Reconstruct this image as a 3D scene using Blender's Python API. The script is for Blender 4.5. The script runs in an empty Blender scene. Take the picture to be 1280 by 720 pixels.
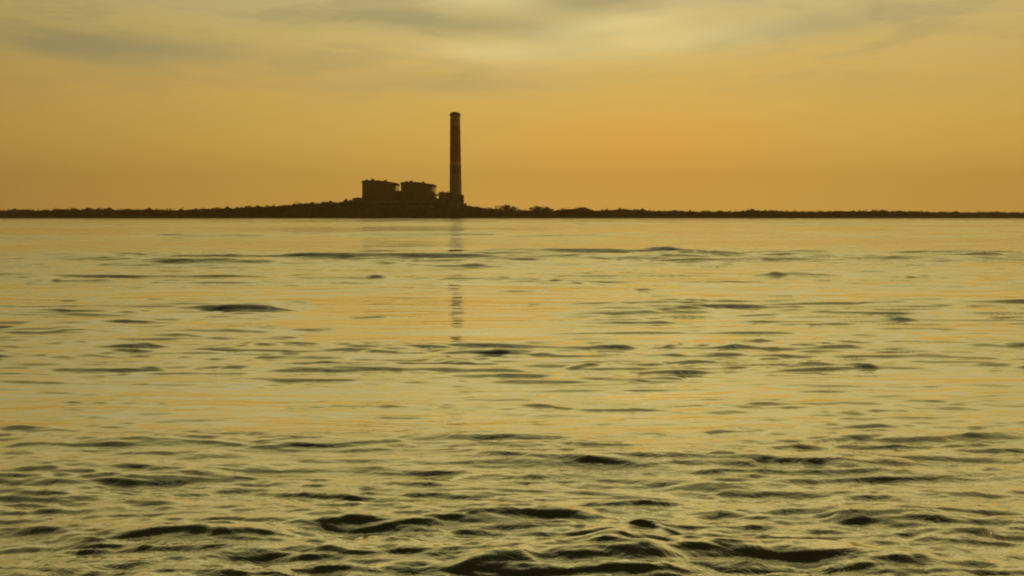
import bpy, bmesh, math, random
import numpy as np
from mathutils import Vector, noise

sc = bpy.context.scene
COL = sc.collection
R = math.radians
random.seed(7)
rng = np.random.default_rng(11)

# ------------------------------------------------------------------ camera
CAM_H = 3.0
PITCH = math.atan(89.5 / 1000.0)
cam_d = bpy.data.cameras.new('camera')
cam_d.sensor_width = 36.0
cam_d.lens = 36.0 * 1000.0 / 1280.0
cam_d.clip_start = 0.1
cam_d.clip_end = 60000
cam = bpy.data.objects.new('camera', cam_d)
COL.objects.link(cam)
cam.location = (0, 0, CAM_H)
cam.rotation_euler = (R(90) - PITCH, 0, 0)
sc.camera = cam

# ------------------------------------------------------------------ sun direction (low and veiled, out of frame to the right)
SUN_AZ, SUN_EL = R(72), R(9)

# ------------------------------------------------------------------ world
world = bpy.data.worlds.new('World')
sc.world = world
world.use_nodes = True
wt = world.node_tree
for n in list(wt.nodes):
    wt.nodes.remove(n)


class NB:
    """small node builder"""
    def __init__(s, tree):
        s.t = tree

    def n(s, typ, **kw):
        nd = s.t.nodes.new(typ)
        for k, v in kw.items():
            setattr(nd, k, v)
        return nd

    def link(s, a, b):
        s.t.links.new(a, b)

    def val(s, x, sock):
        if isinstance(x, (int, float)):
            sock.default_value = x
        elif isinstance(x, (tuple, list)):
            sock.default_value = x
        else:
            s.link(x, sock)

    def m(s, op, a, b=None, c=None, clamp=False):
        nd = s.n('ShaderNodeMath', operation=op, use_clamp=clamp)
        s.val(a, nd.inputs[0])
        if b is not None:
            s.val(b, nd.inputs[1])
        if c is not None:
            s.val(c, nd.inputs[2])
        return nd.outputs[0]

    def mix(s, f, a, b, blend='MIX'):
        nd = s.n('ShaderNodeMix', data_type='RGBA', blend_type=blend)
        nd.clamp_factor = True
        s.val(f, nd.inputs[0])
        s.val(a, nd.inputs[6])
        s.val(b, nd.inputs[7])
        return nd.outputs[2]

    def noise(s, vec, scale, detail=4, rough=0.5, dist=0.0):
        nd = s.n('ShaderNodeTexNoise')
        s.link(vec, nd.inputs['Vector'])
        nd.inputs['Scale'].default_value = scale
        nd.inputs['Detail'].default_value = detail
        nd.inputs['Roughness'].default_value = rough
        nd.inputs['Distortion'].default_value = dist
        return nd.outputs['Fac']

    def comb(s, x, y, z):
        nd = s.n('ShaderNodeCombineXYZ')
        s.val(x, nd.inputs[0]); s.val(y, nd.inputs[1]); s.val(z, nd.inputs[2])
        return nd.outputs[0]

    def ramp(s, fac, stops, interp='LINEAR'):
        nd = s.n('ShaderNodeValToRGB')
        cr = nd.color_ramp
        cr.interpolation = interp
        while len(cr.elements) < len(stops):
            cr.elements.new(0.5)
        for e, (p, c) in zip(cr.elements, stops):
            e.position = p
            e.color = c if len(c) == 4 else (*c, 1)
        s.link(fac, nd.inputs[0])
        return nd.outputs[0]

    def smooth(s, x, a, b):
        nd = s.n('ShaderNodeMapRange', interpolation_type='SMOOTHSTEP')
        s.val(x, nd.inputs[0])
        nd.inputs[1].default_value = a
        nd.inputs[2].default_value = b
        return nd.outputs[0]

    def gauss(s, x, c, w):
        d = s.m('DIVIDE', s.m('SUBTRACT', x, c), w)
        return s.m('EXPONENT', s.m('MULTIPLY', s.m('MULTIPLY', d, d), -1.0))


def lin(r, g, b):
    return tuple(((c / 255.0) / 12.92 if c <= 10 else (((c / 255.0) + 0.055) / 1.055) ** 2.4) for c in (r, g, b))


w = NB(wt)
geo = w.n('ShaderNodeTexCoord')
sep = w.n('ShaderNodeSeparateXYZ')
w.link(geo.outputs['Generated'], sep.inputs[0])
X, Y, Z = sep.outputs
hor = w.m('SQRT', w.m('ADD', w.m('MULTIPLY', X, X), w.m('MULTIPLY', Y, Y)))
el = w.m('MULTIPLY', w.m('ARCTAN2', Z, hor), 180 / math.pi)        # degrees of elevation
az = w.m('MULTIPLY', w.m('ARCTAN2', X, Y), 180 / math.pi)          # degrees to the right of +Y
# slow wobble that keeps every band from being ruler straight
wv = w.comb(w.m('MULTIPLY', az, 0.045), w.m('MULTIPLY', el, 0.12), 0.0)
wob = w.m('MULTIPLY', w.m('SUBTRACT', w.noise(wv, 1.3, 5, 0.55), 0.5), 3.2)
elw = w.m('ADD', el, wob)
el01 = w.m('DIVIDE', elw, 90.0, clamp=True)
g = lambda d: d / 90.0
SKYG = 1.0
base = w.ramp(el01, [
    (g(0.0), lin(220, 170, 82)),
    (g(2.0), lin(217, 169, 80)),
    (g(5.0), lin(212, 169, 82)),
    (g(8.5), lin(205, 170, 90)),
    (g(12.0), lin(198, 174, 106)),
    (g(16.0), lin(186, 173, 128)),
    (g(24.0), lin(184, 166, 100)),
    (g(34.0), lin(140, 127, 74)),
    (g(50.0), lin(82, 76, 46)),
    (g(75.0), lin(52, 52, 40)),
])
# clouds: streaky noise, stretched along the horizon
cv = w.comb(w.m('MULTIPLY', az, 0.035), w.m('MULTIPLY', el, 0.20), 0.0)
c1 = w.noise(cv, 1.9, 9, 0.62, 0.9)
cv2 = w.comb(w.m('MULTIPLY', az, 0.09), w.m('MULTIPLY', el, 0.42), 4.0)
c2 = w.noise(cv2, 2.0, 9, 0.66, 0.8)
cloud = w.smooth(w.m('ADD', w.m('MULTIPLY', c1, 0.65), w.m('MULTIPLY', c2, 0.35)), 0.46, 0.60)
hi = w.smooth(el, 5.5, 13.0)
cloud = w.m('MULTIPLY', cloud, hi)


def streak(azc, elc, wa, we, tilt=0.0):
    e = w.m('SUBTRACT', w.m('ADD', el, w.m('MULTIPLY', wob, 0.30)), w.m('MULTIPLY', w.m('SUBTRACT', az, azc), tilt))
    return w.m('MULTIPLY', w.gauss(az, azc, wa), w.gauss(e, elc, we))


dark = w.m('MULTIPLY', cloud, 0.45)
for a in [(-4.5, 13.1, 8.5, 0.62, -0.03), (5.4, 14.5, 4.0, 0.75, 0.05), (6.0, 15.6, 5.0, 0.85, 0.03), (-11.5, 15.2, 3.5, 0.5, 0.0), (19, 12.2, 6, .8, .02), (-25, 10.5, 8, .9, 0)]:
    dark = w.m('ADD', dark, w.m('MULTIPLY', streak(*a), 0.80))
dark = w.m('ADD', dark, w.m('MULTIPLY', streak(-4.5, 9.2, 7.5, 0.7), 0.36))
dark = w.m('MINIMUM', dark, 0.85)
lite = w.m('MULTIPLY', w.m('SUBTRACT', 1.0, cloud), 0.0)
for a in [(7.0, 13.0, 5.0, 0.6, 0.09), (-1.5, 11.4, 5.0, 0.7, 0.0), (-3.0, 14.9, 4.0, 0.6, -0.08), (11.0, 11.9, 8.0, 1.0, 0.05)]:
    lite = w.m('ADD', lite, w.m('MULTIPLY', streak(*a), 0.50))
lite = w.m('MINIMUM', lite, 0.6)
col = w.mix(dark, base, (*lin(158, 147, 104), 1))
col = w.mix(lite, col, (*lin(224, 206, 142), 1))
# orange glow low on the right, under the veiled sun
glow = w.m('MULTIPLY', w.gauss(az, 9.5, 11.0), w.gauss(el, 4.8, 3.2))
col = w.mix(w.m('MULTIPLY', glow, 0.55), col, (*lin(222, 162, 66), 1))
# brightness round the sun's azimuth, falling off to either side and behind
ddot = w.m('COSINE', w.m('MULTIPLY', w.m('SUBTRACT', az, 8.0), math.pi / 180))
fall = w.m('ADD', 0.30, w.m('MULTIPLY', 0.72, w.m('POWER', w.m('MAXIMUM', ddot, 0.0), 2.2)))
# hidden sun brightening the cloud above the frame
halo = w.m('MULTIPLY', w.gauss(az, 12.0, 20.0), w.gauss(el, 23.0, 8.0))
gain = w.m('ADD', fall, w.m('MULTIPLY', halo, 0.04))
vm = w.n('ShaderNodeVectorMath', operation='SCALE')
w.link(col, vm.inputs[0]); w.link(gain, vm.inputs['Scale'])
bg1 = w.n('ShaderNodeBackground')
w.link(vm.outputs[0], bg1.inputs[0])
bg1.inputs[1].default_value = 1.19
sky = w.n('ShaderNodeTexSky')
sky.sky_type = 'NISHITA'
sky.sun_disc = False
sky.sun_elevation = SUN_EL
sky.sun_rotation = SUN_AZ
sky.dust_density = 6.0
sky.air_density = 1.5
tint = w.mix(1.0, sky.outputs[0], (1.0, 0.62, 0.25, 1), 'MULTIPLY')
bg2 = w.n('ShaderNodeBackground')
w.link(tint, bg2.inputs[0])
bg2.inputs[1].default_value = 0.006
add = w.n('ShaderNodeAddShader')
w.link(bg1.outputs[0], add.inputs[0]); w.link(bg2.outputs[0], add.inputs[1])
wo = w.n('ShaderNodeOutputWorld')
w.link(add.outputs[0], wo.inputs[0])

# ------------------------------------------------------------------ sun lamp: a very soft light through thin cloud
sd = bpy.data.lights.new('sun', 'SUN')
sd.energy = 0.5
sd.angle = R(30)
sd.color = (1.0, 0.78, 0.48)
so = bpy.data.objects.new('sun', sd)
COL.objects.link(so)
sdir = Vector((math.sin(SUN_AZ) * math.cos(SUN_EL), math.cos(SUN_AZ) * math.cos(SUN_EL), math.sin(SUN_EL)))
so.rotation_euler = sdir.to_track_quat('Z', 'Y').to_euler()
so.location = (200, 300, 400)

# ------------------------------------------------------------------ exposure
sc.view_settings.view_transform = 'Standard'
sc.view_settings.look = 'None'
sc.view_settings.exposure = 0.0
sc.view_settings.gamma = 1.0
sc.view_settings.use_curve_mapping = False
sc.render.engine = 'CYCLES'
sc.cycles.use_denoising = True
sc.cycles.max_bounces = 5
sc.cycles.volume_bounces = 0
sc.cycles.filter_width = 1.9
sc.cycles.sample_clamp_indirect = 3.0


# ------------------------------------------------------------------ helpers
def at(px, py, D):
    """point on the upright plane y = D seen at photo position px, py"""
    u = (px - 640.0) / 1000.0
    v = (360.0 - py) / 1000.0
    cp, sp = math.cos(PITCH), math.sin(PITCH)
    dy = cp + v * sp
    dz = -sp + v * cp
    return Vector((u * D / dy, D, CAM_H + dz * D / dy))


def on_water(px, py):
    u = (px - 640.0) / 1000.0
    v = (360.0 - py) / 1000.0
    cp, sp = math.cos(PITCH), math.sin(PITCH)
    dy = cp + v * sp
    dz = -sp + v * cp
    t = CAM_H / -dz
    return (u * t, dy * t)


def tag(o, label=None, cat=None, group=None, kind=None):
    if label: o['label'] = label
    if cat: o['category'] = cat
    if group: o['group'] = group
    if kind: o['kind'] = kind
    return o


def empty(name, loc, label, cat, group=None):
    o = bpy.data.objects.new(name, None)
    COL.objects.link(o)
    o.location = loc
    o.empty_display_size = 1
    return tag(o, label, cat, group)


def link_bm(name, bm, mat, parent=None, smooth=False):
    me = bpy.data.meshes.new(name)
    bmesh.ops.recalc_face_normals(bm, faces=bm.faces)
    bm.to_mesh(me)
    bm.free()
    if smooth:
        for p in me.polygons:
            p.use_smooth = True
    me.materials.append(mat)
    o = bpy.data.objects.new(name, me)
    COL.objects.link(o)
    if parent is not None:
        o.parent = parent
    return o


def box(bm, x0, x1, y0, y1, z0, z1):
    v = [bm.verts.new(p) for p in ((x0, y0, z0), (x1, y0, z0), (x1, y1, z0), (x0, y1, z0),
                                   (x0, y0, z1), (x1, y0, z1), (x1, y1, z1), (x0, y1, z1))]
    for f in ((0, 3, 2, 1), (4, 5, 6, 7), (0, 1, 5, 4), (1, 2, 6, 5), (2, 3, 7, 6), (3, 0, 4, 7)):
        bm.faces.new([v[i] for i in f])


def bar(bm, a, b, r, seg=6, r2=None):
    a, b = Vector(a), Vector(b)
    d = (b - a).normalized()
    q = d.to_track_quat('Z', 'Y')
    r2 = r if r2 is None else r2
    ra, rb = [], []
    for i in range(seg):
        t = 2 * math.pi * (i + 0.5) / seg
        o = q @ Vector((math.cos(t), math.sin(t), 0))
        ra.append(bm.verts.new(a + o * r)); rb.append(bm.verts.new(b + o * r2))
    for i in range(seg):
        j = (i + 1) % seg
        bm.faces.new((ra[i], ra[j], rb[j], rb[i]))
    bm.faces.new(ra[::-1]); bm.faces.new(rb)


def prism(bm, prof, y0, y1):
    """profile in x,z extruded along y"""
    a = [bm.verts.new((x, y0, z)) for x, z in prof]
    b = [bm.verts.new((x, y1, z)) for x, z in prof]
    n = len(prof)
    bm.faces.new(a); bm.faces.new(b[::-1])
    for i in range(n):
        j = (i + 1) % n
        bm.faces.new((a[i], b[i], b[j], a[j]))


def lathe(bm, prof, seg=40, capped=True):
    rings = []
    for r, z in prof:
        rings.append([bm.verts.new((r * math.cos(2 * math.pi * i / seg), r * math.sin(2 * math.pi * i / seg), z)) for i in range(seg)])
    for k in range(len(rings) - 1):
        for i in range(seg):
            j = (i + 1) % seg
            bm.faces.new((rings[k][i], rings[k][j], rings[k + 1][j], rings[k + 1][i]))
    if capped:
        bm.faces.new(rings[0][::-1]); bm.faces.new(rings[-1])


def np_mesh(name, verts, faces, mat, smooth=False, parent=None):
    """verts (n,3) array, faces (m,4) or (m,3) array"""
    me = bpy.data.meshes.new(name)
    k = faces.shape[1]
    me.vertices.add(len(verts))
    me.vertices.foreach_set('co', np.asarray(verts, np.float32).ravel())
    me.loops.add(faces.size)
    me.loops.foreach_set('vertex_index', faces.astype(np.int32).ravel())
    me.polygons.add(len(faces))
    me.polygons.foreach_set('loop_start', np.arange(0, faces.size, k, dtype=np.int32))
    me.polygons.foreach_set('loop_total', np.full(len(faces), k, np.int32))
    me.polygons.foreach_set('use_smooth', np.full(len(faces), smooth, bool))
    me.update(calc_edges=True)
    me.validate()
    me.materials.append(mat)
    o = bpy.data.objects.new(name, me)
    COL.objects.link(o)
    if parent is not None:
        o.parent = parent
    return o


# ------------------------------------------------------------------ materials
def surf(name, c, rough=0.8, var=0.25, scale=0.2, stretch=(1, 1, 1), c2=None, spec=0.3):
    mt = bpy.data.materials.new(name)
    mt.use_nodes = True
    t = NB(mt.node_tree)
    b = mt.node_tree.nodes['Principled BSDF']
    tc = t.n('ShaderNodeTexCoord')
    mp = t.n('ShaderNodeMapping')
    mp.inputs['Scale'].default_value = stretch
    t.link(tc.outputs['Object'], mp.inputs[0])
    f = t.noise(mp.outputs[0], scale, 6, 0.6)
    f = t.smooth(f, 0.3, 0.7)
    ca = tuple(x * (1 - var) for x in c)
    cb = c2 if c2 else tuple(min(1, x * (1 + var)) for x in c)
    t.link(t.mix(f, (*ca, 1), (*cb, 1)), b.inputs['Base Color'])
    b.inputs['Roughness'].default_value = rough
    b.inputs['Specular IOR Level'].default_value = spec
    return mt


M = {}
M['cladding'] = surf('profiled_cladding', (0.16, 0.10, 0.045), 0.7, 0.3, 0.06, (1, 1, 0.25))
M['cladding_b'] = surf('weathered_cladding', (0.14, 0.12, 0.08), 0.7, 0.3, 0.05, (1, 1, 0.3))
M['roof'] = surf('roof_sheet', (0.07, 0.045, 0.03), 0.7, 0.3, 0.1)
M['steel'] = surf('painted_steel', (0.12, 0.09, 0.06), 0.5, 0.3, 0.4)
M['concrete'] = surf('concrete', (0.24, 0.21, 0.17), 0.85, 0.25, 0.08, (1, 1, 0.3))
M['glass'] = surf('window_glass', (0.04, 0.05, 0.05), 0.1, 0.1, 0.5)
M['bark'] = surf('bark', (0.09, 0.06, 0.04), 0.9, 0.3, 1.0)
M['leaf'] = surf('foliage', (0.070, 0.055, 0.015), 0.75, 0.45, 0.12)
M['leaf_b'] = surf('olive_foliage', (0.085, 0.070, 0.02), 0.75, 0.4, 0.15)
M['soil'] = surf('shore_soil', (0.10, 0.075, 0.045), 0.9, 0.35, 0.03)
M['rock'] = surf('dark_rock', (0.09, 0.075, 0.06), 0.9, 0.4, 0.4)


def banded():
    mt = bpy.data.materials.new('banded_chimney_paint')
    mt.use_nodes = True
    t = NB(mt.node_tree)
    b = mt.node_tree.nodes['Principled BSDF']
    tc = t.n('ShaderNodeTexCoord')
    s = t.n('ShaderNodeSeparateXYZ')
    t.link(tc.outputs['Object'], s.inputs[0])
    z = t.m('DIVIDE', s.outputs[2], 200.0)
    red, pale, conc = (0.24, 0.028, 0.012), (0.42, 0.19, 0.10), (0.21, 0.16, 0.08)
    c = t.ramp(z, [(0, conc), (0.395, (0.13, 0.055, 0.025)), (0.475, pale), (0.515, red), (0.73, (0.22, 0.06, 0.03)),
                   (0.755, red), (0.84, (0.32, 0.12, 0.07)), (0.955, (0.10, 0.03, 0.018))], 'CONSTANT')
    mp = t.n('ShaderNodeMapping')
    mp.inputs['Scale'].default_value = (1, 1, 0.12)
    t.link(tc.outputs['Object'], mp.inputs[0])
    f = t.smooth(t.noise(mp.outputs[0], 0.25, 6, 0.6), 0.35, 0.75)
    t.link(t.mix(t.m('MULTIPLY', f, 0.55), c, (0.08, 0.05, 0.03, 1)), b.inputs['Base Color'])
    b.inputs['Roughness'].default_value = 0.8
    return mt


M['chimney'] = banded()


def water_mat():
    mt = bpy.data.materials.new('sea_water')
    mt.use_nodes = True
    nt = mt.node_tree
    for n in list(nt.nodes):
        nt.nodes.remove(n)
    t = NB(nt)
    gm = t.n('ShaderNodeNewGeometry')
    s = t.n('ShaderNodeSeparateXYZ')
    t.link(gm.outputs['Position'], s.inputs[0])
    px, py, pz = s.outputs
    # world-space patches of ruffled and slick water
    pv = t.comb(t.m('MULTIPLY', px, 0.30), py, 0.0)
    patch1 = t.noise(pv, 0.012, 3, 0.6, 0.5)
    patch2 = t.noise(pv, 0.12, 3, 0.55, 0.5)
    patch = t.smooth(t.m('ADD', t.m('MULTIPLY', patch1, 0.5), t.m('MULTIPLY', patch2, 0.5)), 0.42, 0.62)
    ruff = t.m('ADD', 0.25, t.m('MULTIPLY', patch, 0.75))
    # calm slick lying off the power station
    slick = t.m('MULTIPLY', t.gauss(py, 355.0, 32.0), t.smooth(t.m('MULTIPLY', px, -1.0), 14.0, 26.0))
    slick = t.m('MULTIPLY', slick, t.smooth(px, -74.0, -62.0))
    slick = t.m('MAXIMUM', slick, t.m('MULTIPLY', t.gauss(py, 70.0, 7.0), t.gauss(px, -5.0, 3.2)))
    far = t.m('ADD', t.m('MULTIPLY', t.smooth(py, 22.0, 70.0), 0.55), t.smooth(py, 70.0, 520.0))
    ruff = t.m('ADD', ruff, t.m('MULTIPLY', far, 2.6))
    ruff = t.m('MULTIPLY', ruff, t.m('SUBTRACT', 1.0, t.m('MULTIPLY', slick, 0.97)))
    # ripples: crests run mostly across the view
    rv = t.comb(t.m('MULTIPLY', px, 0.32), py, 0.0)
    n1 = t.noise(rv, 2.2, 3, 0.55, 0.3)
    rv2 = t.comb(t.m('MULTIPLY', px, 0.45), py, 3.0)
    n2 = t.noise(rv2, 7.0, 2, 0.5, 0.2)
    n3 = t.noise(rv, 0.35, 2, 0.5, 0.3)
    h = t.m('ADD', t.m('MULTIPLY', n1, 0.050), t.m('MULTIPLY', n2, 0.009))
    h = t.m('ADD', h, t.m('MULTIPLY', n3, 0.16))
    nearw = t.m('SUBTRACT', 1.0, t.smooth(py, 8.5, 13.0))
    n4 = t.noise(t.comb(t.m('MULTIPLY', px, 0.55), py, 8.0), 4.5, 5, 0.62, 0.6)
    h = t.m('ADD', h, t.m('MULTIPLY', t.m('MULTIPLY', n4, nearw), 0.065))
    h = t.m('MULTIPLY', h, ruff)
    bp = t.n('ShaderNodeBump')
    bp.inputs['Strength'].default_value = 1.0
    bp.inputs['Distance'].default_value = 1.0
    t.link(h, bp.inputs['Height'])
    fr = t.n('ShaderNodeFresnel')
    fr.inputs['IOR'].default_value = 1.34
    t.link(bp.outputs[0], fr.inputs['Normal'])
    fac = t.m('POWER', fr.outputs[0], 0.56)
    df = t.n('ShaderNodeBsdfDiffuse')
    df.inputs[0].default_value = (0.060, 0.060, 0.026, 1)
    t.link(bp.outputs[0], df.inputs['Normal'])
    gl = t.n('ShaderNodeBsdfGlossy')
    gl.inputs[0].default_value = (0.95, 0.96, 0.85, 1)
    gl.inputs['Roughness'].default_value = 0.06
    t.link(bp.outputs[0], gl.inputs['Normal'])
    mx = t.n('ShaderNodeMixShader')
    t.link(fac, mx.inputs[0]); t.link(df.outputs[0], mx.inputs[1]); t.link(gl.outputs[0], mx.inputs[2])
    o = t.n('ShaderNodeOutputMaterial')
    t.link(mx.outputs[0], o.inputs[0])
    return mt


M['water'] = water_mat()


# ------------------------------------------------------------------ value noise in numpy
def vnoise(x, y, seed=0):
    r = np.random.default_rng(seed).random((256, 256))
    xi = np.floor(x).astype(int); yi = np.floor(y).astype(int)
    fx = x - xi; fy = y - yi
    fx = fx * fx * (3 - 2 * fx); fy = fy * fy * (3 - 2 * fy)
    a = r[xi % 256, yi % 256]; b = r[(xi + 1) % 256, yi % 256]
    c = r[xi % 256, (yi + 1) % 256]; d = r[(xi + 1) % 256, (yi + 1) % 256]
    return (a * (1 - fx) + b * fx) * (1 - fy) + (c * (1 - fx) + d * fx) * fy


def sstep(x, a, b):
    t = np.clip((x - a) / (b - a), 0, 1)
    return t * t * (3 - 2 * t)


# ------------------------------------------------------------------ water: one sheet, finer where it is near
def build_water():
    rad = [0.4]
    while rad[-1] < 4.5: rad.append(rad[-1] * 1.09)
    while rad[-1] < 130: rad.append(rad[-1] * 1.003)
    while rad[-1] < 700: rad.append(rad[-1] * 1.006)
    while rad[-1] < 4000: rad.append(rad[-1] * 1.03)
    rad = np.array(rad)
    fine = np.arange(-38, 38.001, 0.15)
    rest = np.arange(40, 320.1, 2.5)
    ang = np.radians(np.concatenate([fine, rest]))
    A, RR = np.meshgrid(ang, rad)
    x = RR * np.sin(A); y = RR * np.cos(A)
    dr = RR * np.where(RR < 130, 0.003, np.where(RR < 700, 0.006, 0.03))
    dr = np.maximum(dr, np.where((np.degrees(A) > 39), RR * 0.044, 0.0))
    dr = np.maximum(dr, np.where(RR < 4.5, RR * .09, 0))
    z = np.zeros_like(x)
    # where the surface is ruffled: photo shows belts of ripples between slicks
    yy = y + 0.25 * np.sin(x * 0.6) + 1.5 * (vnoise(x * 0.25 + 9, y * 0.25, 5) - 0.5)
    def belt(c, wd): return np.exp(-((yy - c) / wd) ** 2)
    yb_ = y + 5.0 * (vnoise(x * 0.16 + 3, y * 0.16, 15) - 0.5) + 1.5 * (vnoise(x * 0.6 + 3, y * 0.6, 16) - 0.5)
    near = 1 - sstep(yb_, 6.5, 14.5)
    ruff = 0.10 + 1.0 * near + 0.42 * belt(16.6, 1.9) + 0.34 * belt(45, 9) + 0.25 * belt(27, 4) * sstep(x / np.maximum(y, 1), 0.0, 0.12)
    ruff += 0.25 * sstep(yy, 70, 110)
    calm_ = np.exp(-((y - 355) / 36) ** 2) * sstep(-x, 14, 26) * sstep(x, -74, -62)
    calm_ = np.maximum(calm_, 0.95 * np.exp(-((y - 70) / 7) ** 2) * np.exp(-((x + 5.0) / 3.2) ** 2))
    ruff *= 0.55 + 0.9 * vnoise(x * 0.22 + 31, y * 0.55 + 7, 3)
    rs = np.random.default_rng(5)
    for i in range(190):
        lam = 0.10 * (1.5 / 0.10) ** rs.random()
        th = rs.normal(0.03, 0.17 + 0.12 * (lam < 0.5))
        kx, ky = math.sin(th) * 2 * math.pi / lam, math.cos(th) * 2 * math.pi / lam
        ph = rs.random() * 6.283
        amp = 0.0021 * lam ** 0.80
        kmax = int(np.searchsorted(rad, lam / (0.003 * 3.2 * 0.6))) + 1
        sl = slice(0, min(kmax, len(rad)))
        xs_, ys_ = x[sl], y[sl]
        damp = np.clip((lam / (dr[sl] * 3.2)) - 0.6, 0, 1)
        p = kx * xs_ + ky * ys_ + ph + 0.9 * np.sin(0.8 * xs_ + 0.8 * ys_ + i) * min(1, lam * 1.5)
        # each train comes and goes in patches, so no crest runs on for long
        env = 0.35 + 1.3 * vnoise(xs_ * (0.22 + 0.2 / (lam + .3)) + i * 3.7, ys_ * (1.1 + 0.6 / (lam + .3)) + i * 1.9, 60 + i % 20)
        z[sl] += 0.75 * amp * damp * ruff[sl] * env * (np.sin(p) + 0.32 * np.cos(2 * p))
    # steep little faces between flatter water, in long streaks; their size grows with distance as the chop does
    side = sstep(x / np.maximum(y, 1), 0.02, 0.16)
    side2 = np.maximum(side, sstep(-x / np.maximum(y, 1), 0.25, 0.33))
    belts = np.clip(0.13 + 1.0 * belt(16.8, 2.2) + 0.85 * belt(22, 2.2) * side2 + 0.95 * belt(25.5, 3.5) * side2 + 0.95 * belt(38, 5) + 1.0 * belt(56, 8)
                    + 0.25 * belt(12.6, .9) + 0.45 * belt(10, .7) + 0.95 * near + 0.45 * sstep(yy, 62, 90), 0, 1)
    for (fy, st, r0, r1, r2, r3, g_, n_) in ((0.32, 8.0, 38, 60, 125, 130, 0.085, 3), (0.75, 9.0, 22, 34, 62, 90, 0.105, 5), (1.5, 8.0, 11, 15, 30, 42, 0.110, 5),
                                             (0.13, 6.0, 70, 120, 300, 420, 0.055, 3), (0.06, 6.0, 150, 260, 560, 690, 0.045, 3),
                                             (2.6, 6.5, 7, 11, 17, 24, 0.105, 5), (0.75, 5.5, 0, 1, 9.5, 12, 0.050, 3), (1.3, 6.0, 0, 1, 10, 14, 0.075, 5), (3.2, 6.5, 0, 1, 10, 15, 0.120, 7), (6.5, 6.0, 0, 1, 8.5, 13, 0.100, 7), (12.0, 5.0, 0, 1, 7.5, 10, 0.07, 6)):
        rows_ = slice(0, int(np.searchsorted(rad, r3 * 1.3)))
        xs_, ys_ = x[rows_], y[rows_]
        wgt = sstep(ys_, r0, r1) * (1 - sstep(ys_, r2, r3)) if r0 > 0 else (1 - sstep(ys_, r2, r3))
        for k in range(n_):
            a__ = 0.05 * (k - n_ / 2)
            u_, v_ = xs_ + ys_ * a__, ys_ - xs_ * a__ * 0.5
            ff = fy * (0.8 + 0.22 * k)
            warp = 0.7 * vnoise(u_ * ff / st * 2.1 + 5 * k, v_ * ff * 0.8, 70 + k)
            nn = 0.70 * vnoise(u_ * ff / st + 11.3 * k + warp, v_ * ff + 5.7 * k + warp * 0.6, 80 + k) + 0.30 * vnoise(u_ * ff / st * 2.7 + 3 * k, v_ * ff * 1.9, 90 + k)
            pt = sstep(vnoise(u_ * ff / st * 0.28 + 9 * k, v_ * ff * 0.22 + k, 95 + k), 0.25, 0.75)
            z[rows_] += wgt * (1 - calm_[rows_]) * belts[rows_] * pt * (g_ / ff) * sstep(nn, 0.50, 0.66)
    # long low swell
    z += 0.016 * np.sin(y * 0.9 + 0.35 * np.sin(x * 0.4) + x * 0.12) * (1 - sstep(y, 25, 60))
    z += 0.05 * np.sin(y * 0.23 + x * 0.03 + 1.2) * sstep(y, 15, 40) * (1 - sstep(y, 90, 200))
    # single wavelets that draw the clear dark lines in the photo: steep on the side towards the shore we look from
    def crest(p0, p1, amp, wd, wob=0.25, seed=1, thin=0.34):
        wd *= thin
        if min(p0[1], p1[1]) > 545: amp *= (0.72 if 30 <= seed < 40 else 0.50); wd *= 0.75
        wob *= thin
        (x0, y0), (x1, y1) = on_water(*p0), on_water(*p1)
        if x0 > x1:
            x0, y0, x1, y1 = x1, y1, x0, y0
        L = math.hypot(x1 - x0, y1 - y0)
        ux, uy = (x1 - x0) / L, (y1 - y0) / L
        lo = max(0.5, min(y0, y1) - wd * 5)
        hi_ = math.hypot(max(y0, y1) + wd * 5, max(abs(x0), abs(x1)) + 1)
        sl = slice(int(np.searchsorted(rad, lo)), int(np.searchsorted(rad, hi_)) + 1)
        xs_, ys_ = x[sl], y[sl]
        s_ = (xs_ - x0) * ux + (ys_ - y0) * uy
        d_ = -(xs_ - x0) * uy + (ys_ - y0) * ux
        d_ = d_ + wd * (vnoise(s_ / wd * wob + 50 + seed * 7, s_ * 0 + seed, seed) - 0.5) * 3.0
        m_ = sstep(s_, -L * .03, L * 0.3) * (1 - sstep(s_, L * 0.7, L * 1.03))
        m_ = m_ * (0.35 + 1.15 * vnoise(s_ / wd * 0.16 + 20, s_ * 0 + seed * 3, seed + 40))
        q = d_ / wd
        z[sl] += amp * m_ * np.where(q < 0, np.exp(-(q * 1.7) ** 2), np.exp(-(q * 0.6) ** 2))
    crest((575, 572), (842, 592), 0.055, 0.26, seed=2)
    crest((640, 581), (760, 583), 0.030, 0.18, seed=3)
    crest((455, 590), (600, 596), 0.025, 0.16, seed=4)
    crest((445, 610), (640, 612), 0.028, 0.16, seed=5)
    crest((600, 508), (860, 518), 0.030, 0.22, seed=6)
    crest((440, 521), (560, 523), 0.018, 0.2, seed=7)
    crest((738, 531), (790, 529), 0.022, 0.18, seed=8)
    crest((470, 557), (600, 548), 0.026, 0.2, seed=9)
    crest((435, 461), (600, 458), 0.035, 0.3, seed=10)
    crest((500, 434), (700, 434), 0.040, 0.35, seed=11)
    crest((700, 463), (752, 458), 0.028, 0.3, seed=12)
    crest((735, 437), (800, 437), 0.055, 0.32, seed=13)
    crest((735, 386), (880, 391), 0.070, 0.55, seed=14)
    crest((745, 404), (850, 406), 0.050, 0.5, seed=15)
    crest((700, 364), (850, 366), 0.050, 0.7, seed=16)
    crest((480, 352), (770, 352), 0.100, 0.95, seed=17)
    crest((430, 347), (500, 349), 0.080, 0.9, seed=18)
    crest((560, 333), (700, 334), 0.080, 1.1, seed=19)
    crest((430, 322), (860, 318), 0.110, 1.4, seed=20)
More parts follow.
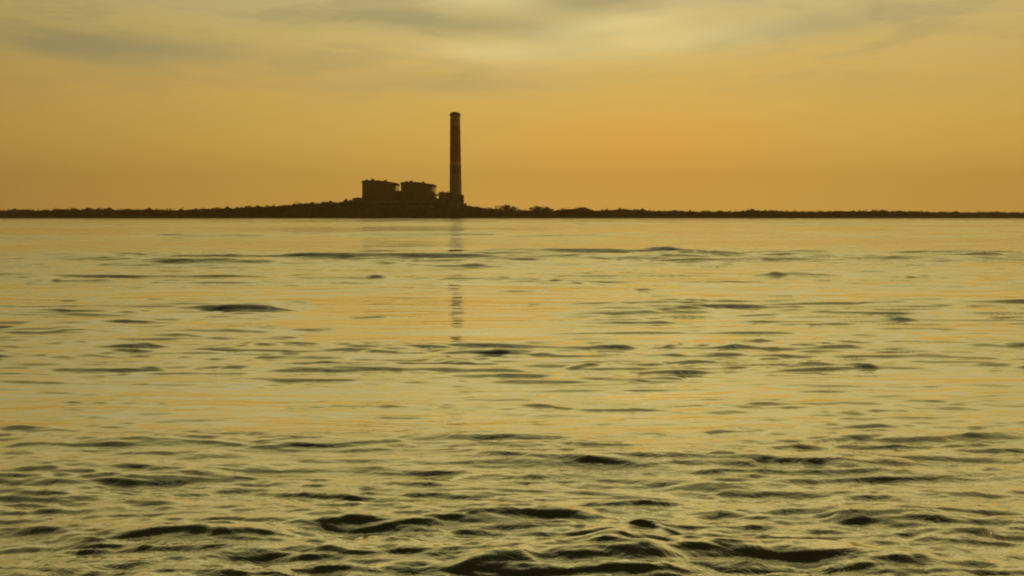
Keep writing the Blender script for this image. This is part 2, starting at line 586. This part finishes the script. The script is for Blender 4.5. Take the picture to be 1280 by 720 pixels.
    crest((430, 398), (490, 397), 0.040, 0.5, seed=21)
    crest((455, 310), (590, 311), 0.09, 1.6, seed=22)
    crest((120, 420), (380, 424), 0.040, 0.45, seed=23)
    crest((900, 470), (1180, 462), 0.040, 0.35, seed=24)
    crest((60, 560), (420, 566), 0.040, 0.24, seed=25)
    crest((880, 566), (1250, 560), 0.045, 0.24, seed=26)
    crest((100, 335), (420, 338), 0.080, 1.1, seed=27)
    crest((880, 345), (1250, 340), 0.080, 1.1, seed=28)
    # many short wavelets, gathered in the belts where the photo has them
    rc = random.Random(21)
    for (ya, yb, n_, l0, l1, a_) in ((316, 326, 16, 60, 260, 1.0), (328, 356, 44, 40, 200, 1.0), (357, 378, 16, 40, 130, 0.8), (378, 412, 34, 40, 150, 0.9),
                                     (424, 446, 52, 30, 130, 1.1), (446, 466, 34, 24, 110, 1.0), (468, 500, 14, 50, 150, 0.6), (503, 534, 24, 50, 200, 0.8),
                                     (545, 570, 14, 50, 180, 0.6), (570, 602, 22, 40, 190, 0.7), (602, 640, 20, 40, 180, 0.7), (640, 700, 22, 40, 170, 0.7), (700, 760, 14, 40, 170, 0.7)):
        for k in range(n_):
            yc = rc.uniform(ya, yb)
            xc = rc.uniform(-60, 1340)
            if 378 <= ya < 412 and 400 < xc < 640: continue
            ln = rc.uniform(l0, l1)
            tl = rc.gauss(0, 0.014) * ln
            r_ = CAM_H * 1000 / (yc - 270.5)
            th_ = rc.uniform(1.0, 3.0) * (1.0 + max(0, yc - 480) / 170.0)     # how tall it looks, in photo px
            am = a_ * th_ * r_ / 1000.0 * 0.62
            crest((xc - ln / 2, yc - tl), (xc + ln / 2, yc + tl), am, am * rc.uniform(2.0, 3.8) * (1.0 if yc < 545 else 1.35) / 0.34, seed=100 + (k * 13 + int(ya)) % 120, wob=rc.uniform(0.2, 0.5))
    # wash from the boat we stand on: steeper lumps right at the bottom of the picture
    crest((640, 706), (800, 698), 0.085, 0.55, wob=0.5, seed=30)
    crest((720, 700), (960, 708), 0.105, 0.70, wob=0.25, seed=36)
    crest((690, 716), (860, 714), 0.080, 0.50, wob=0.6, seed=37)
    crest((560, 712), (680, 718), 0.060, 0.45, wob=0.6, seed=39)
    crest((438, 668), (700, 652), 0.050, 0.22, seed=31)
    crest((700, 640), (900, 634), 0.055, 0.24, seed=32)
    crest((720, 655), (860, 678), 0.045, 0.2, seed=33)
    crest((430, 690), (560, 690), 0.060, 0.25, seed=34)
    crest((60, 690), (400, 676), 0.07, 0.3, seed=35)
    nr, na = x.shape
    verts = np.stack([x, y, z], -1).reshape(-1, 3)
    i = np.arange(nr - 1)[:, None] * na
    j = np.arange(na)[None, :]
    j2 = (j + 1) % na
    faces = np.stack([(i + j), (i + j2), (i + na + j2), (i + na + j)], -1).reshape(-1, 4)[:, ::-1]
    c = len(verts)
    o = np_mesh('water', verts, faces, M['water'], smooth=True)
    tag(o, kind='structure')
    # seabed below the hole at the very centre is never needed: close it with one small disc
    return o


build_water()

# ------------------------------------------------------------------ shore
D0 = 1400.0     # distance of the waterline
DP = 1500.0     # distance of the power station


def build_land():
    xs = np.concatenate([np.arange(-3000, -900, 60), np.arange(-900, 900, 9.0), np.arange(900, 3001, 60)])
    ys = np.array([0, 3, 6, 12, 20, 35, 60, 90, 130, 180, 300, 600, 1200, 2600.0])
    Xg, Yg = np.meshgrid(xs, ys)
    shore = 14 * (vnoise(xs * 0.006 + 40, xs * 0, 8) - 0.5) + 5 * (vnoise(xs * 0.04, xs * 0 + 4, 9) - 0.5)
    Yw = D0 + shore[None, :] + Yg
    z = -1.5 + 4.2 * sstep(Yg, 0, 22) + 1.5 * (vnoise(Xg * 0.03, Yg * 0.03, 4) - 0.3) * sstep(Yg, 5, 40)
    # bank that runs down to the right from the foot of the chimney
    mound = np.exp(-((Xg + 78) / 34) ** 2) * 14 + np.exp(-((Xg + 120) / 60) ** 2) * 4
    z += mound * sstep(Yg, 8, 70) * (1 - sstep(Yg, 170, 320))
    v = np.stack([Xg, Yw, z], -1).reshape(-1, 3)
    nr, na = Xg.shape
    i = np.arange(nr - 1)[:, None] * na
    j = np.arange(na - 1)[None, :]
    f = np.stack([i + j, i + j + 1, i + na + j + 1, i + na + j], -1).reshape(-1, 4)
    o = np_mesh('ground', v, f, M['soil'], smooth=True)
    tag(o, kind='structure')


build_land()


# height of the tree belt above the water, along the shore (photo px -> photo py of its top)
TOP = [(-900, 266), (-300, 265), (0, 263), (120, 261), (220, 262.5), (330, 257), (400, 252.5), (437, 250.3), (452, 252.5), (480, 255.5),
       (520, 256.5), (556, 256), (579, 254.5), (590, 256.5), (600, 259), (612, 261), (618, 260), (640, 260.5), (650, 262.5),
       (664, 263), (672, 261), (695, 262.5), (720, 261), (738, 261.5), (744, 263.5), (752, 262), (775, 261.4), (798, 261.6), (810, 263.0),
       (842, 263.6), (900, 264.6), (950, 262.6), (1010, 264.8), (1100, 263.6), (1180, 265.4), (1280, 266), (1600, 266.5), (2200, 267)]
TPX = np.array([t[0] for t in TOP]); TPY = np.array([t[1] for t in TOP])


def build_wood():
    """mangrove and scrub that reads as one dark mass: a lumpy body plus many leaf-sized faces"""
    rows = []
    D = 1430.0
    k = D / 1000.0
    xs = np.concatenate([np.arange(-2400, -950, 12.0), np.arange(-950, 950, 2.2), np.arange(950, 2401, 12.0)])
    px = xs / k + 640
    top = (270.8 - np.interp(px, TPX, TPY)) * k + CAM_H
    dep = np.array([-16, -13, -8, -2, 5, 14, 26, 40, 44])
    prof = np.array([-0.05, 0.5, 0.75, 0.9, 0.95, 0.97, 0.93, 0.7, 0.0])
    Xg, Dg = np.meshgrid(xs, dep)
    lump = 0.66 + 0.55 * vnoise(Xg * 0.11, Dg * 0.11 + 3, 21) * vnoise(Xg * 0.31, Dg * 0.2, 22) + 0.20 * vnoise(Xg * 0.45, Dg * 0.4, 23)
    z = top[None, :] * prof[:, None] * lump
    yv = D + Dg + 5 * (vnoise(Xg * 0.12, Dg * 0.3, 24) - 0.5) + 8 * (vnoise(xs * 0.02, xs * 0, 25) - .5)[None, :]
    nr, na = Xg.shape
    v = np.stack([Xg, yv, z], -1).reshape(-1, 3)
    i = np.arange(nr - 1)[:, None] * na
    j = np.arange(na - 1)[None, :]
    f = np.stack([i + j, i + j + 1, i + na + j + 1, i + na + j], -1).reshape(-1, 4)
    # leaf clumps
    n = 46000
    lx = np.concatenate([rng.uniform(-950, 950, int(n * .85)), rng.uniform(-2400, 2400, n - int(n * .85))])
    di = rng.uniform(-14, 40, n)
    pr = np.interp(di, dep, prof)
    tp = (270.8 - np.interp(lx / k + 640, TPX, TPY)) * k + CAM_H
    lp = 0.66 + 0.55 * vnoise(lx * 0.11, di * 0.11 + 3, 21) * vnoise(lx * 0.31, di * 0.2, 22) + 0.20 * vnoise(lx * 0.45, di * 0.4, 23)
    lz = tp * pr * lp * (1 - 0.35 * rng.random(n) ** 2) + rng.normal(0.3, 0.8, n)
    ly = D + di + rng.normal(0, 1.2, n)
    c = np.stack([lx, ly, np.maximum(lz, 0.3)], -1)
    s = rng.uniform(0.5, 1.5, n)[:, None]
    a = rng.normal(size=(n, 3)); a /= np.linalg.norm(a, axis=1)[:, None]
    b = np.cross(a, rng.normal(size=(n, 3))); b /= np.linalg.norm(b, axis=1)[:, None]
    q = np.stack([c - a * s, c + b * s * 0.6, c + a * s, c - b * s * 0.6], 1).reshape(-1, 3)
    fq = np.arange(4 * n).reshape(-1, 4) + len(v)
    o = np_mesh('shoreline_wood', np.concatenate([v, q]), np.concatenate([f, fq]), M['leaf'])
    tag(o, 'long dark belt of mangrove and scrub along the far shore', 'wood', kind='stuff')


build_wood()


# ------------------------------------------------------------------ single trees that rise out of the belt
def crown_mesh(h, r, flat, n, seed):
    rs = np.random.default_rng(seed)
    nb = 9
    cen = np.stack([rs.normal(0, r * 0.42, nb), rs.normal(0, r * 0.42, nb), h * (1 - flat * 0.5) + rs.normal(0, h * flat * 0.16, nb)], -1)
    rad = rs.uniform(0.30, 0.52, nb) * r
    k = rs.integers(0, nb, n)
    d = rs.normal(size=(n, 3)); d /= np.linalg.norm(d, axis=1)[:, None]
    c = cen[k] + d * (rad[k] * rs.uniform(0.45, 1.05, n) ** 0.6)[:, None] * np.array([1, 1, flat * 0.9 + 0.15])
    s = rs.uniform(0.3, 0.85, n)[:, None]
    a = rs.normal(size=(n, 3)); a /= np.linalg.norm(a, axis=1)[:, None]
    b = np.cross(a, rs.normal(size=(n, 3))); b /= np.linalg.norm(b, axis=1)[:, None]
    q = np.stack([c - a * s, c + b * s * 0.6, c + a * s, c - b * s * 0.6], 1).reshape(-1, 3)
    return q, np.arange(4 * n).reshape(-1, 4), cen


def make_tree(name, h, r, flat, seed, label, mat='leaf', group=None, n=700):
    root = empty(name, (0, 0, 0), label, 'tree', group)
    q, f, cen = crown_mesh(h, r, flat, n, seed)
    bm = bmesh.new()
    fork = Vector((0.2, 0, h * (1 - flat) * 0.75))
    bar(bm, (0, 0, -1.5), fork, r * 0.075, 7, r * 0.05)
    for c in cen:
        bar(bm, fork - Vector((0, 0, .2)), Vector(c), r * 0.035, 5, r * 0.012)
    link_bm('trunk', bm, M['bark'], root)
    np_mesh('crown', q, f, M[mat], parent=root)
    return root


def copy_tree(o, loc, rz, s, label=None):
    c = o.copy(); COL.objects.link(c)
    c.location = loc; c.rotation_euler = (0, 0, rz); c.scale = s
    if label: c['label'] = label
    for ch in o.children:
        d = ch.copy(); COL.objects.link(d); d.parent = c
    return c


def place_tree(o, px, py, D, s=None, rz=0.0, base=1.0, h=None):
    p = at(px, py, D)
    o.location = (p.x, D, base)
    if h:
        f = (p.z - base) / h
        o.scale = (f * (s or 1), f * (s or 1), f)
    o.rotation_euler = (0, 0, rz)


t = make_tree('shore_tree', 20, 17, 0.30, 1, 'wide flat-topped tree nearest the foot of the bank right of the chimney', n=1500)
place_tree(t, 630, 256.6, 1450, h=20, base=2)
t = make_tree('shore_tree', 18, 8, 0.45, 2, 'small dark tree at the right shoulder of the flat-topped tree', n=700)
place_tree(t, 641, 257.8, 1452, h=18, base=2)
t = make_tree('shore_tree', 18, 13, 0.33, 3, 'broad olive tree standing above the low gap in the middle of the tree belt', 'leaf_b', n=1300)
place_tree(t, 674, 258.2, 1450, h=18, base=2)
t = make_tree('shore_tree', 16, 9, 0.40, 4, 'lower round tree touching the right side of the broad olive tree', n=800)
place_tree(t, 686, 259.2, 1454, h=16, base=2)
t = make_tree('shore_tree', 17, 12, 0.40, 5, 'dome-shaped tree at the high left end of the last notch in the belt', n=1200)
place_tree(t, 729, 258.7, 1450, h=17, base=2)

proto = make_tree('belt_tree', 12, 6, 0.55, 6, 'small rounded tree rising a little above the dark shoreline belt', 'leaf', 'trees of the shoreline belt', n=420)
proto2 = make_tree('belt_tree', 12, 7.5, 0.42, 8, 'small rounded tree rising a little above the dark shoreline belt', 'leaf_b', 'trees of the shoreline belt', n=420)
first = {0: True, 1: True}
rt = random.Random(3)
spots = []
for px in list(range(-10, 436, 11)) + [446, 458, 471, 488, 507, 525, 541, 554, 584, 592, 601, 611, 652, 660, 700, 709, 718, 748, 758, 769, 781, 792, 803, 815, 829, 841] + list(range(855, 1295, 12)):
    spots.append(px + rt.uniform(-3, 3))
for i, px in enumerate(spots):
    k = rt.randint(0, 1)
    src = proto if k == 0 else proto2
    pyt = float(np.interp(px, TPX, TPY)) + rt.uniform(-0.7, 0.9)
    D = rt.uniform(1420, 1462)
    p = at(px, pyt, D)
    base = 1.0 + (6 if 430 < px < 600 else 0)
    f = (p.z - base) / 12.0
    sc_ = (f * rt.uniform(0.9, 1.4), f * rt.uniform(0.9, 1.4), f)
    if first[k]:
        first[k] = False
        src.location = (p.x, D, base); src.scale = sc_; src.rotation_euler = (0, 0, rt.uniform(0, 6))
    else:
        copy_tree(src, (p.x, D, base), rt.uniform(0, 6), sc_)


# ------------------------------------------------------------------ power station
def WX(px, D=DP): return at(px, 265, D).x
def WZ(py, D=DP): return at(640, py, D).z


GZ = 2.0


def boiler_house(x0, x1, label, ytop, seed):
    """x0..x1 in photo px of the tall block; the roof carries on past x1 as a gantry"""
    rs = random.Random(seed)
    X0, X1 = WX(x0), WX(x1)
    Wd = X1 - X0
    zt = WZ(ytop)
    root = empty('boiler_house', (X0, DP, GZ), label, 'building')
    H = zt - GZ
    dep = 52.0
    bm = bmesh.new()
    box(bm, 0, Wd * 0.90, 0, dep, 0, H - 3.2)
    for k in range(9):      # cladding rails
        zc = H * (0.30 + 0.072 * k)
        box(bm, -0.25, Wd * 0.90 + .25, -0.3, -0.003, zc, zc + 0.55)
    link_bm('wall', bm, M['cladding'], root)
    bm = bmesh.new()        # lower side bay stepping out to the right
    box(bm, Wd * 0.903, Wd * 0.97, 4, dep - 4, 0, H * 0.74)
    box(bm, Wd * 0.972, Wd * 1.04, 8, dep - 8, 0, H * 0.60)
    link_bm('side_bay', bm, M['cladding_b'], root)
    bm = bmesh.new()        # roof: high at the left, falling to the right, past the wall
    prism(bm, [(-0.8, H - 3.195), (-0.8, H - 0.8), (Wd * 0.10, H + 0.3), (Wd * 0.55, H - 0.2), (Wd * 1.04, H - 4.2), (Wd * 1.04, H - 8.4), (Wd * 0.905, H - 7.9), (Wd * 0.903, H - 3.195)], -1.2, dep + 1)
    rf = link_bm('roof', bm, M['roof'], root)
    for fx, hh, ww in ((0.10, 2.6, 4.0), (0.24, 4.2, 5.5), (0.42, 2.4, 3.2), (0.66, 3.6, 4.5)):
        bm = bmesh.new()
        xx = Wd * fx + rs.uniform(-1, 1)
        box(bm, xx, xx + ww, 8, 20, H - 0.6 - fx * 2.0, H - 0.4 + hh - fx * 3.4)
        bar(bm, (xx + ww / 2, 14, H + hh - fx * 3.4 - 0.6), (xx + ww / 2, 14, H + hh + 1.2 - fx * 3.4), 0.7, 8)
        link_bm('roof_vent', bm, M['steel'], rf)
    # open steel frame under the overhang
    for fx in (0.985, 1.03):
        bm = bmesh.new()
        for yy in (6, dep - 6):
            bar(bm, (Wd * fx, yy, H * 0.5), (Wd * fx, yy, H - 7.6), 0.55, 6)
        bar(bm, (Wd * fx, 6, H * 0.77), (Wd * fx, dep - 6, H * 0.77), 0.4, 6)
        link_bm('column', bm, M['steel'], root)
    for k in range(3):
        bm = bmesh.new()
        z0 = H * (0.62 + 0.10 * k)
        box(bm, Wd * 0.975, Wd * (1.05 - 0.02 * k), 5, dep - 5, z0, z0 + 0.7)
        link_bm('platform', bm, M['steel'], root)
    bm = bmesh.new()
    bar(bm, (Wd * 0.95, 5.5, H * 0.52), (Wd * 1.03, 5.5, H - 8), 0.35, 5)
    bar(bm, (Wd * 1.03, 5.5, H * 0.52), (Wd * 0.95, 5.5, H * 0.76), 0.35, 5)
    link_bm('brace', bm, M['steel'], root)
    # inclined flue duct at the back and vertical downcomers on the front
    for fx in (0.16, 0.34, 0.52):
        bm = bmesh.new()
        bar(bm, (Wd * fx, -1.6, H * 0.08), (Wd * fx, -1.6, H * 0.80), 1.1, 10)
        box(bm, Wd * fx - 0.4, Wd * fx + 0.4, -0.9, -0.305, H * 0.75, H * 0.78)
        link_bm('pipe', bm, M['steel'], root)
    for k in range(4):
        bm = bmesh.new()
        xx = Wd * (0.10 + 0.17 * k)
        box(bm, xx, xx + Wd * 0.09, -0.06, -0.01, H * 0.86, H * 0.90)
        link_bm('window', bm, M['glass'], root)
    bm = bmesh.new()        # stair tower on the left flank
    box(bm, -2.6, -0.26, 10, 17, 0, H * 0.58)
    link_bm('stair_tower', bm, M['cladding_b'], root)
    return root


boiler_house(453.2, 493.5, 'left boiler house, the taller dark block, its roof ledge reaching towards its twin', 225.6, 1)
boiler_house(501.4, 541.0, 'right boiler house, dark block whose roof ledge points at the chimney', 227.6, 2)


def gable_hall(name, x0, x1, py, D, dep, label, cat='building', bays=8, mat='cladding_b', drop=1.2):
    X0, X1 = WX(x0, D), WX(x1, D)
    z = WZ(py, D) - GZ
    root = empty(name, (X0, D, GZ), label, cat)
    W_ = X1 - X0
    bm = bmesh.new()
    box(bm, 0, W_, 0, dep, 0, z - drop)
    for k in range(bays + 1):
        xx = (W_ - 0.8) * k / bays
        box(bm, xx, xx + 0.8, -0.35, -0.003, 0, z - drop - 0.1)
    link_bm('wall', bm, M[mat], root)
    bm = bmesh.new()
    prism(bm, [(-0.6, z - drop + 0.003), (W_ + 0.6, z - drop + 0.003), (W_ + 0.6, z - drop + 0.5), (W_ * 0.5, z), (-0.6, z - drop + 0.5)], -0.7, dep + 0.7)
    link_bm('roof', bm, M['roof'], root)
    for k in range(bays):
        bm = bmesh.new()
        xx = (W_ - 0.8) * k / bays + 1.4
        ww = max((W_ - 0.8) / bays - 2.0, 1.0)
        box(bm, xx, xx + ww, -0.12, -0.01, (z - drop) * 0.70, (z - drop) * 0.82)
        link_bm('window', bm, M['glass'], root)
    return root


gable_hall('turbine_hall', 447.5, 556, 249.3, DP - 34, 30, 'long low turbine hall in front of both boiler houses, behind the trees', bays=18)
gable_hall('annex_building', 440.5, 453.5, 246.6, DP + 5, 26, 'small annex at the left foot of the left boiler house', bays=3, drop=3)
gable_hall('bunker_building', 490.2, 502.6, 238.4, DP + 20, 24, 'bunker block filling the gap between the two boiler houses', bays=2, mat='cladding', drop=0.9)

# filter house left of the chimney, on legs, with a duct to the chimney
fx0, fx1 = WX(548.5), WX(561.2)
root = empty('filter_house', (fx0, DP, GZ), 'blocky filter house close against the left side of the tall chimney', 'building')
Wd = fx1 - fx0
z1 = WZ(240.6) - GZ
bm = bmesh.new(); box(bm, 0, Wd, 0, 30, z1 * 0.34, z1 - 1.0)
link_bm('casing', bm, M['cladding'], root)
bm = bmesh.new(); box(bm, -0.6, Wd + 0.6, -0.6, 30.6, z1 - 0.997, z1 - 0.2)
rf = link_bm('roof', bm, M['roof'], root)
for k in range(4):
    bm = bmesh.new(); box(bm, Wd * (0.05 + 0.25 * k), Wd * (0.05 + 0.25 * k) + 2.6, 6, 16, z1 - 0.197, z1 + (1.6, 2.4, 1.2, 2.0)[k])
    link_bm('transformer', bm, M['steel'], rf)
for k in range(3):
    bm = bmesh.new()
    cx = Wd * (0.18 + 0.32 * k)
    lo = [bm.verts.new((cx + sx * 0.8, 15 + sy * 0.8, z1 * 0.14)) for sx, sy in ((-1, -1), (1, -1), (1, 1), (-1, 1))]
    up = [bm.verts.new((cx + sx * 2.8, 15 + sy * 9, z1 * 0.339)) for sx, sy in ((-1, -1), (1, -1), (1, 1), (-1, 1))]
    for i in range(4):
        bm.faces.new((lo[i], lo[(i + 1) % 4], up[(i + 1) % 4], up[i]))
    bm.faces.new(lo[::-1]); bm.faces.new(up)
    link_bm('hopper', bm, M['steel'], root)
for x_ in (0.6, Wd * .5, Wd - 0.6):
    for y_ in (1, 29):
        bm = bmesh.new(); bar(bm, (x_, y_, 0), (x_, y_, z1 * 0.338), 0.6, 6)
        link_bm('leg', bm, M['steel'], root)

# conveyor gallery from the right boiler house to the filter house: leaves a hole of sky below
ga = at(536.0, 241.2, DP + 12); gb = at(549.8, 243.3, DP + 12)
root = empty('conveyor_gallery', (ga.x, DP + 12, GZ), 'inclined gallery bridging the bright gap between right boiler house and filter house', 'conveyor')
bm = bmesh.new()
L = gb.x - ga.x
prism(bm, [(0, ga.z - GZ - 3.2), (L, gb.z - GZ - 3.2), (L, gb.z - GZ), (0, ga.z - GZ)], -32, -28)
link_bm('gallery', bm, M['cladding'], root)
for f_ in (0.15, 0.85):
    bm = bmesh.new()
    zt = (ga.z + (gb.z - ga.z) * f_) - GZ - 3.3
    bar(bm, (L * f_ - 1.2, -30, 0), (L * f_, -30, zt), 0.4, 5)
    bar(bm, (L * f_ + 1.2, -30, 0), (L * f_, -30, zt), 0.4, 5)
    link_bm('trestle', bm, M['steel'], root)
gable_hall('pump_house', 539.5, 549.5, 247.9, DP - 2, 18, 'squat pump house under the gallery, left of the chimney', bays=2, drop=0.8)

# chimney
cb = at(569.0, 265, DP)
H = WZ(139.6) - GZ
root = empty('chimney', (cb.x, DP + 14, GZ), 'very tall red and white banded power station chimney beside the boiler houses', 'chimney')
rb, rtp = 12.6, 9.3
bm = bmesh.new()
lathe(bm, [(rb + (rtp - rb) * (i / 12) ** 0.7, (H - 4.5) * i / 12) for i in range(13)], 48)
link_bm('shaft', bm, M['chimney'], root, smooth=False)
bm = bmesh.new()
lathe(bm, [(rtp + 0.9, H - 5.4), (rtp + 1.1, H - 4.6), (rtp + 1.1, H - 2.6), (rtp + .5, H - 2.2), (rtp - 1.0, H - 2.2)], 48)
link_bm('cap', bm, M['roof'], root)
for (ax, ay) in ((-3.6, 0.0), (3.6, 0.6), (0.2, -3.8)):
    bm = bmesh.new(); bar(bm, (ax * 1.25, ay, H - 2.3), (ax * 1.25, ay, H + (0.3 if ax > 1 else 0.8)), 3.4, 16, 3.3)
    link_bm('flue', bm, M['roof'], root)
for fz in (0.34, 0.50, 0.67, 0.83):
    z_ = (H - 4.5) * fz
    rr = rb + (rtp - rb) * fz ** 0.7
    bm = bmesh.new()
    lathe(bm, [(rr + 0.05, z_), (rr + 1.1, z_), (rr + 1.1, z_ + 0.3), (rr + 0.05, z_ + 0.3)], 40, capped=False)
    for i in range(16):
        t_ = 2 * math.pi * i / 16
        bar(bm, (math.cos(t_) * (rr + 1.05), math.sin(t_) * (rr + 1.05), z_ + 0.3), (math.cos(t_) * (rr + 1.05), math.sin(t_) * (rr + 1.05), z_ + 1.4), 0.06, 4)
    link_bm('walkway', bm, M['steel'], root)
bm = bmesh.new()
for s_ in (-0.35, 0.35):
    bar(bm, (s_ - 2.0, -rb - 0.5, 2), (s_ - 2.0, -rtp - 0.5, H - 5), 0.09, 4)
link_bm('ladder', bm, M['steel'], root)

gable_hall('switch_house', 573.4, 579.4, 243.4, DP - 6, 16, 'narrow switch house against the right foot of the chimney', bays=1, drop=0.8)
gable_hall('workshop_building', 549, 574, 250.6, DP - 30, 20, 'low workshop in front of the foot of the chimney', bays=5, drop=1.0, mat='cladding')


# ------------------------------------------------------------------ evening haze over the water
hm = bpy.data.materials.new('evening_haze')
hm.use_nodes = True
for n in list(hm.node_tree.nodes):
    hm.node_tree.nodes.remove(n)
h_ = NB(hm.node_tree)
pv_ = h_.n('ShaderNodeVolumePrincipled')
pv_.inputs['Color'].default_value = (0.98, 0.68, 0.30, 1)
pv_.inputs['Density'].default_value = 0.00014
pv_.inputs['Anisotropy'].default_value = 0.35
ho = h_.n('ShaderNodeOutputMaterial')
h_.link(pv_.outputs[0], ho.inputs['Volume'])
bm = bmesh.new()
box(bm, -4250, 4250, -4250, 4250, -4, 225)
tag(link_bm('haze', bm, hm), 'thin warm evening haze over the water and far shore', 'haze', kind='stuff')
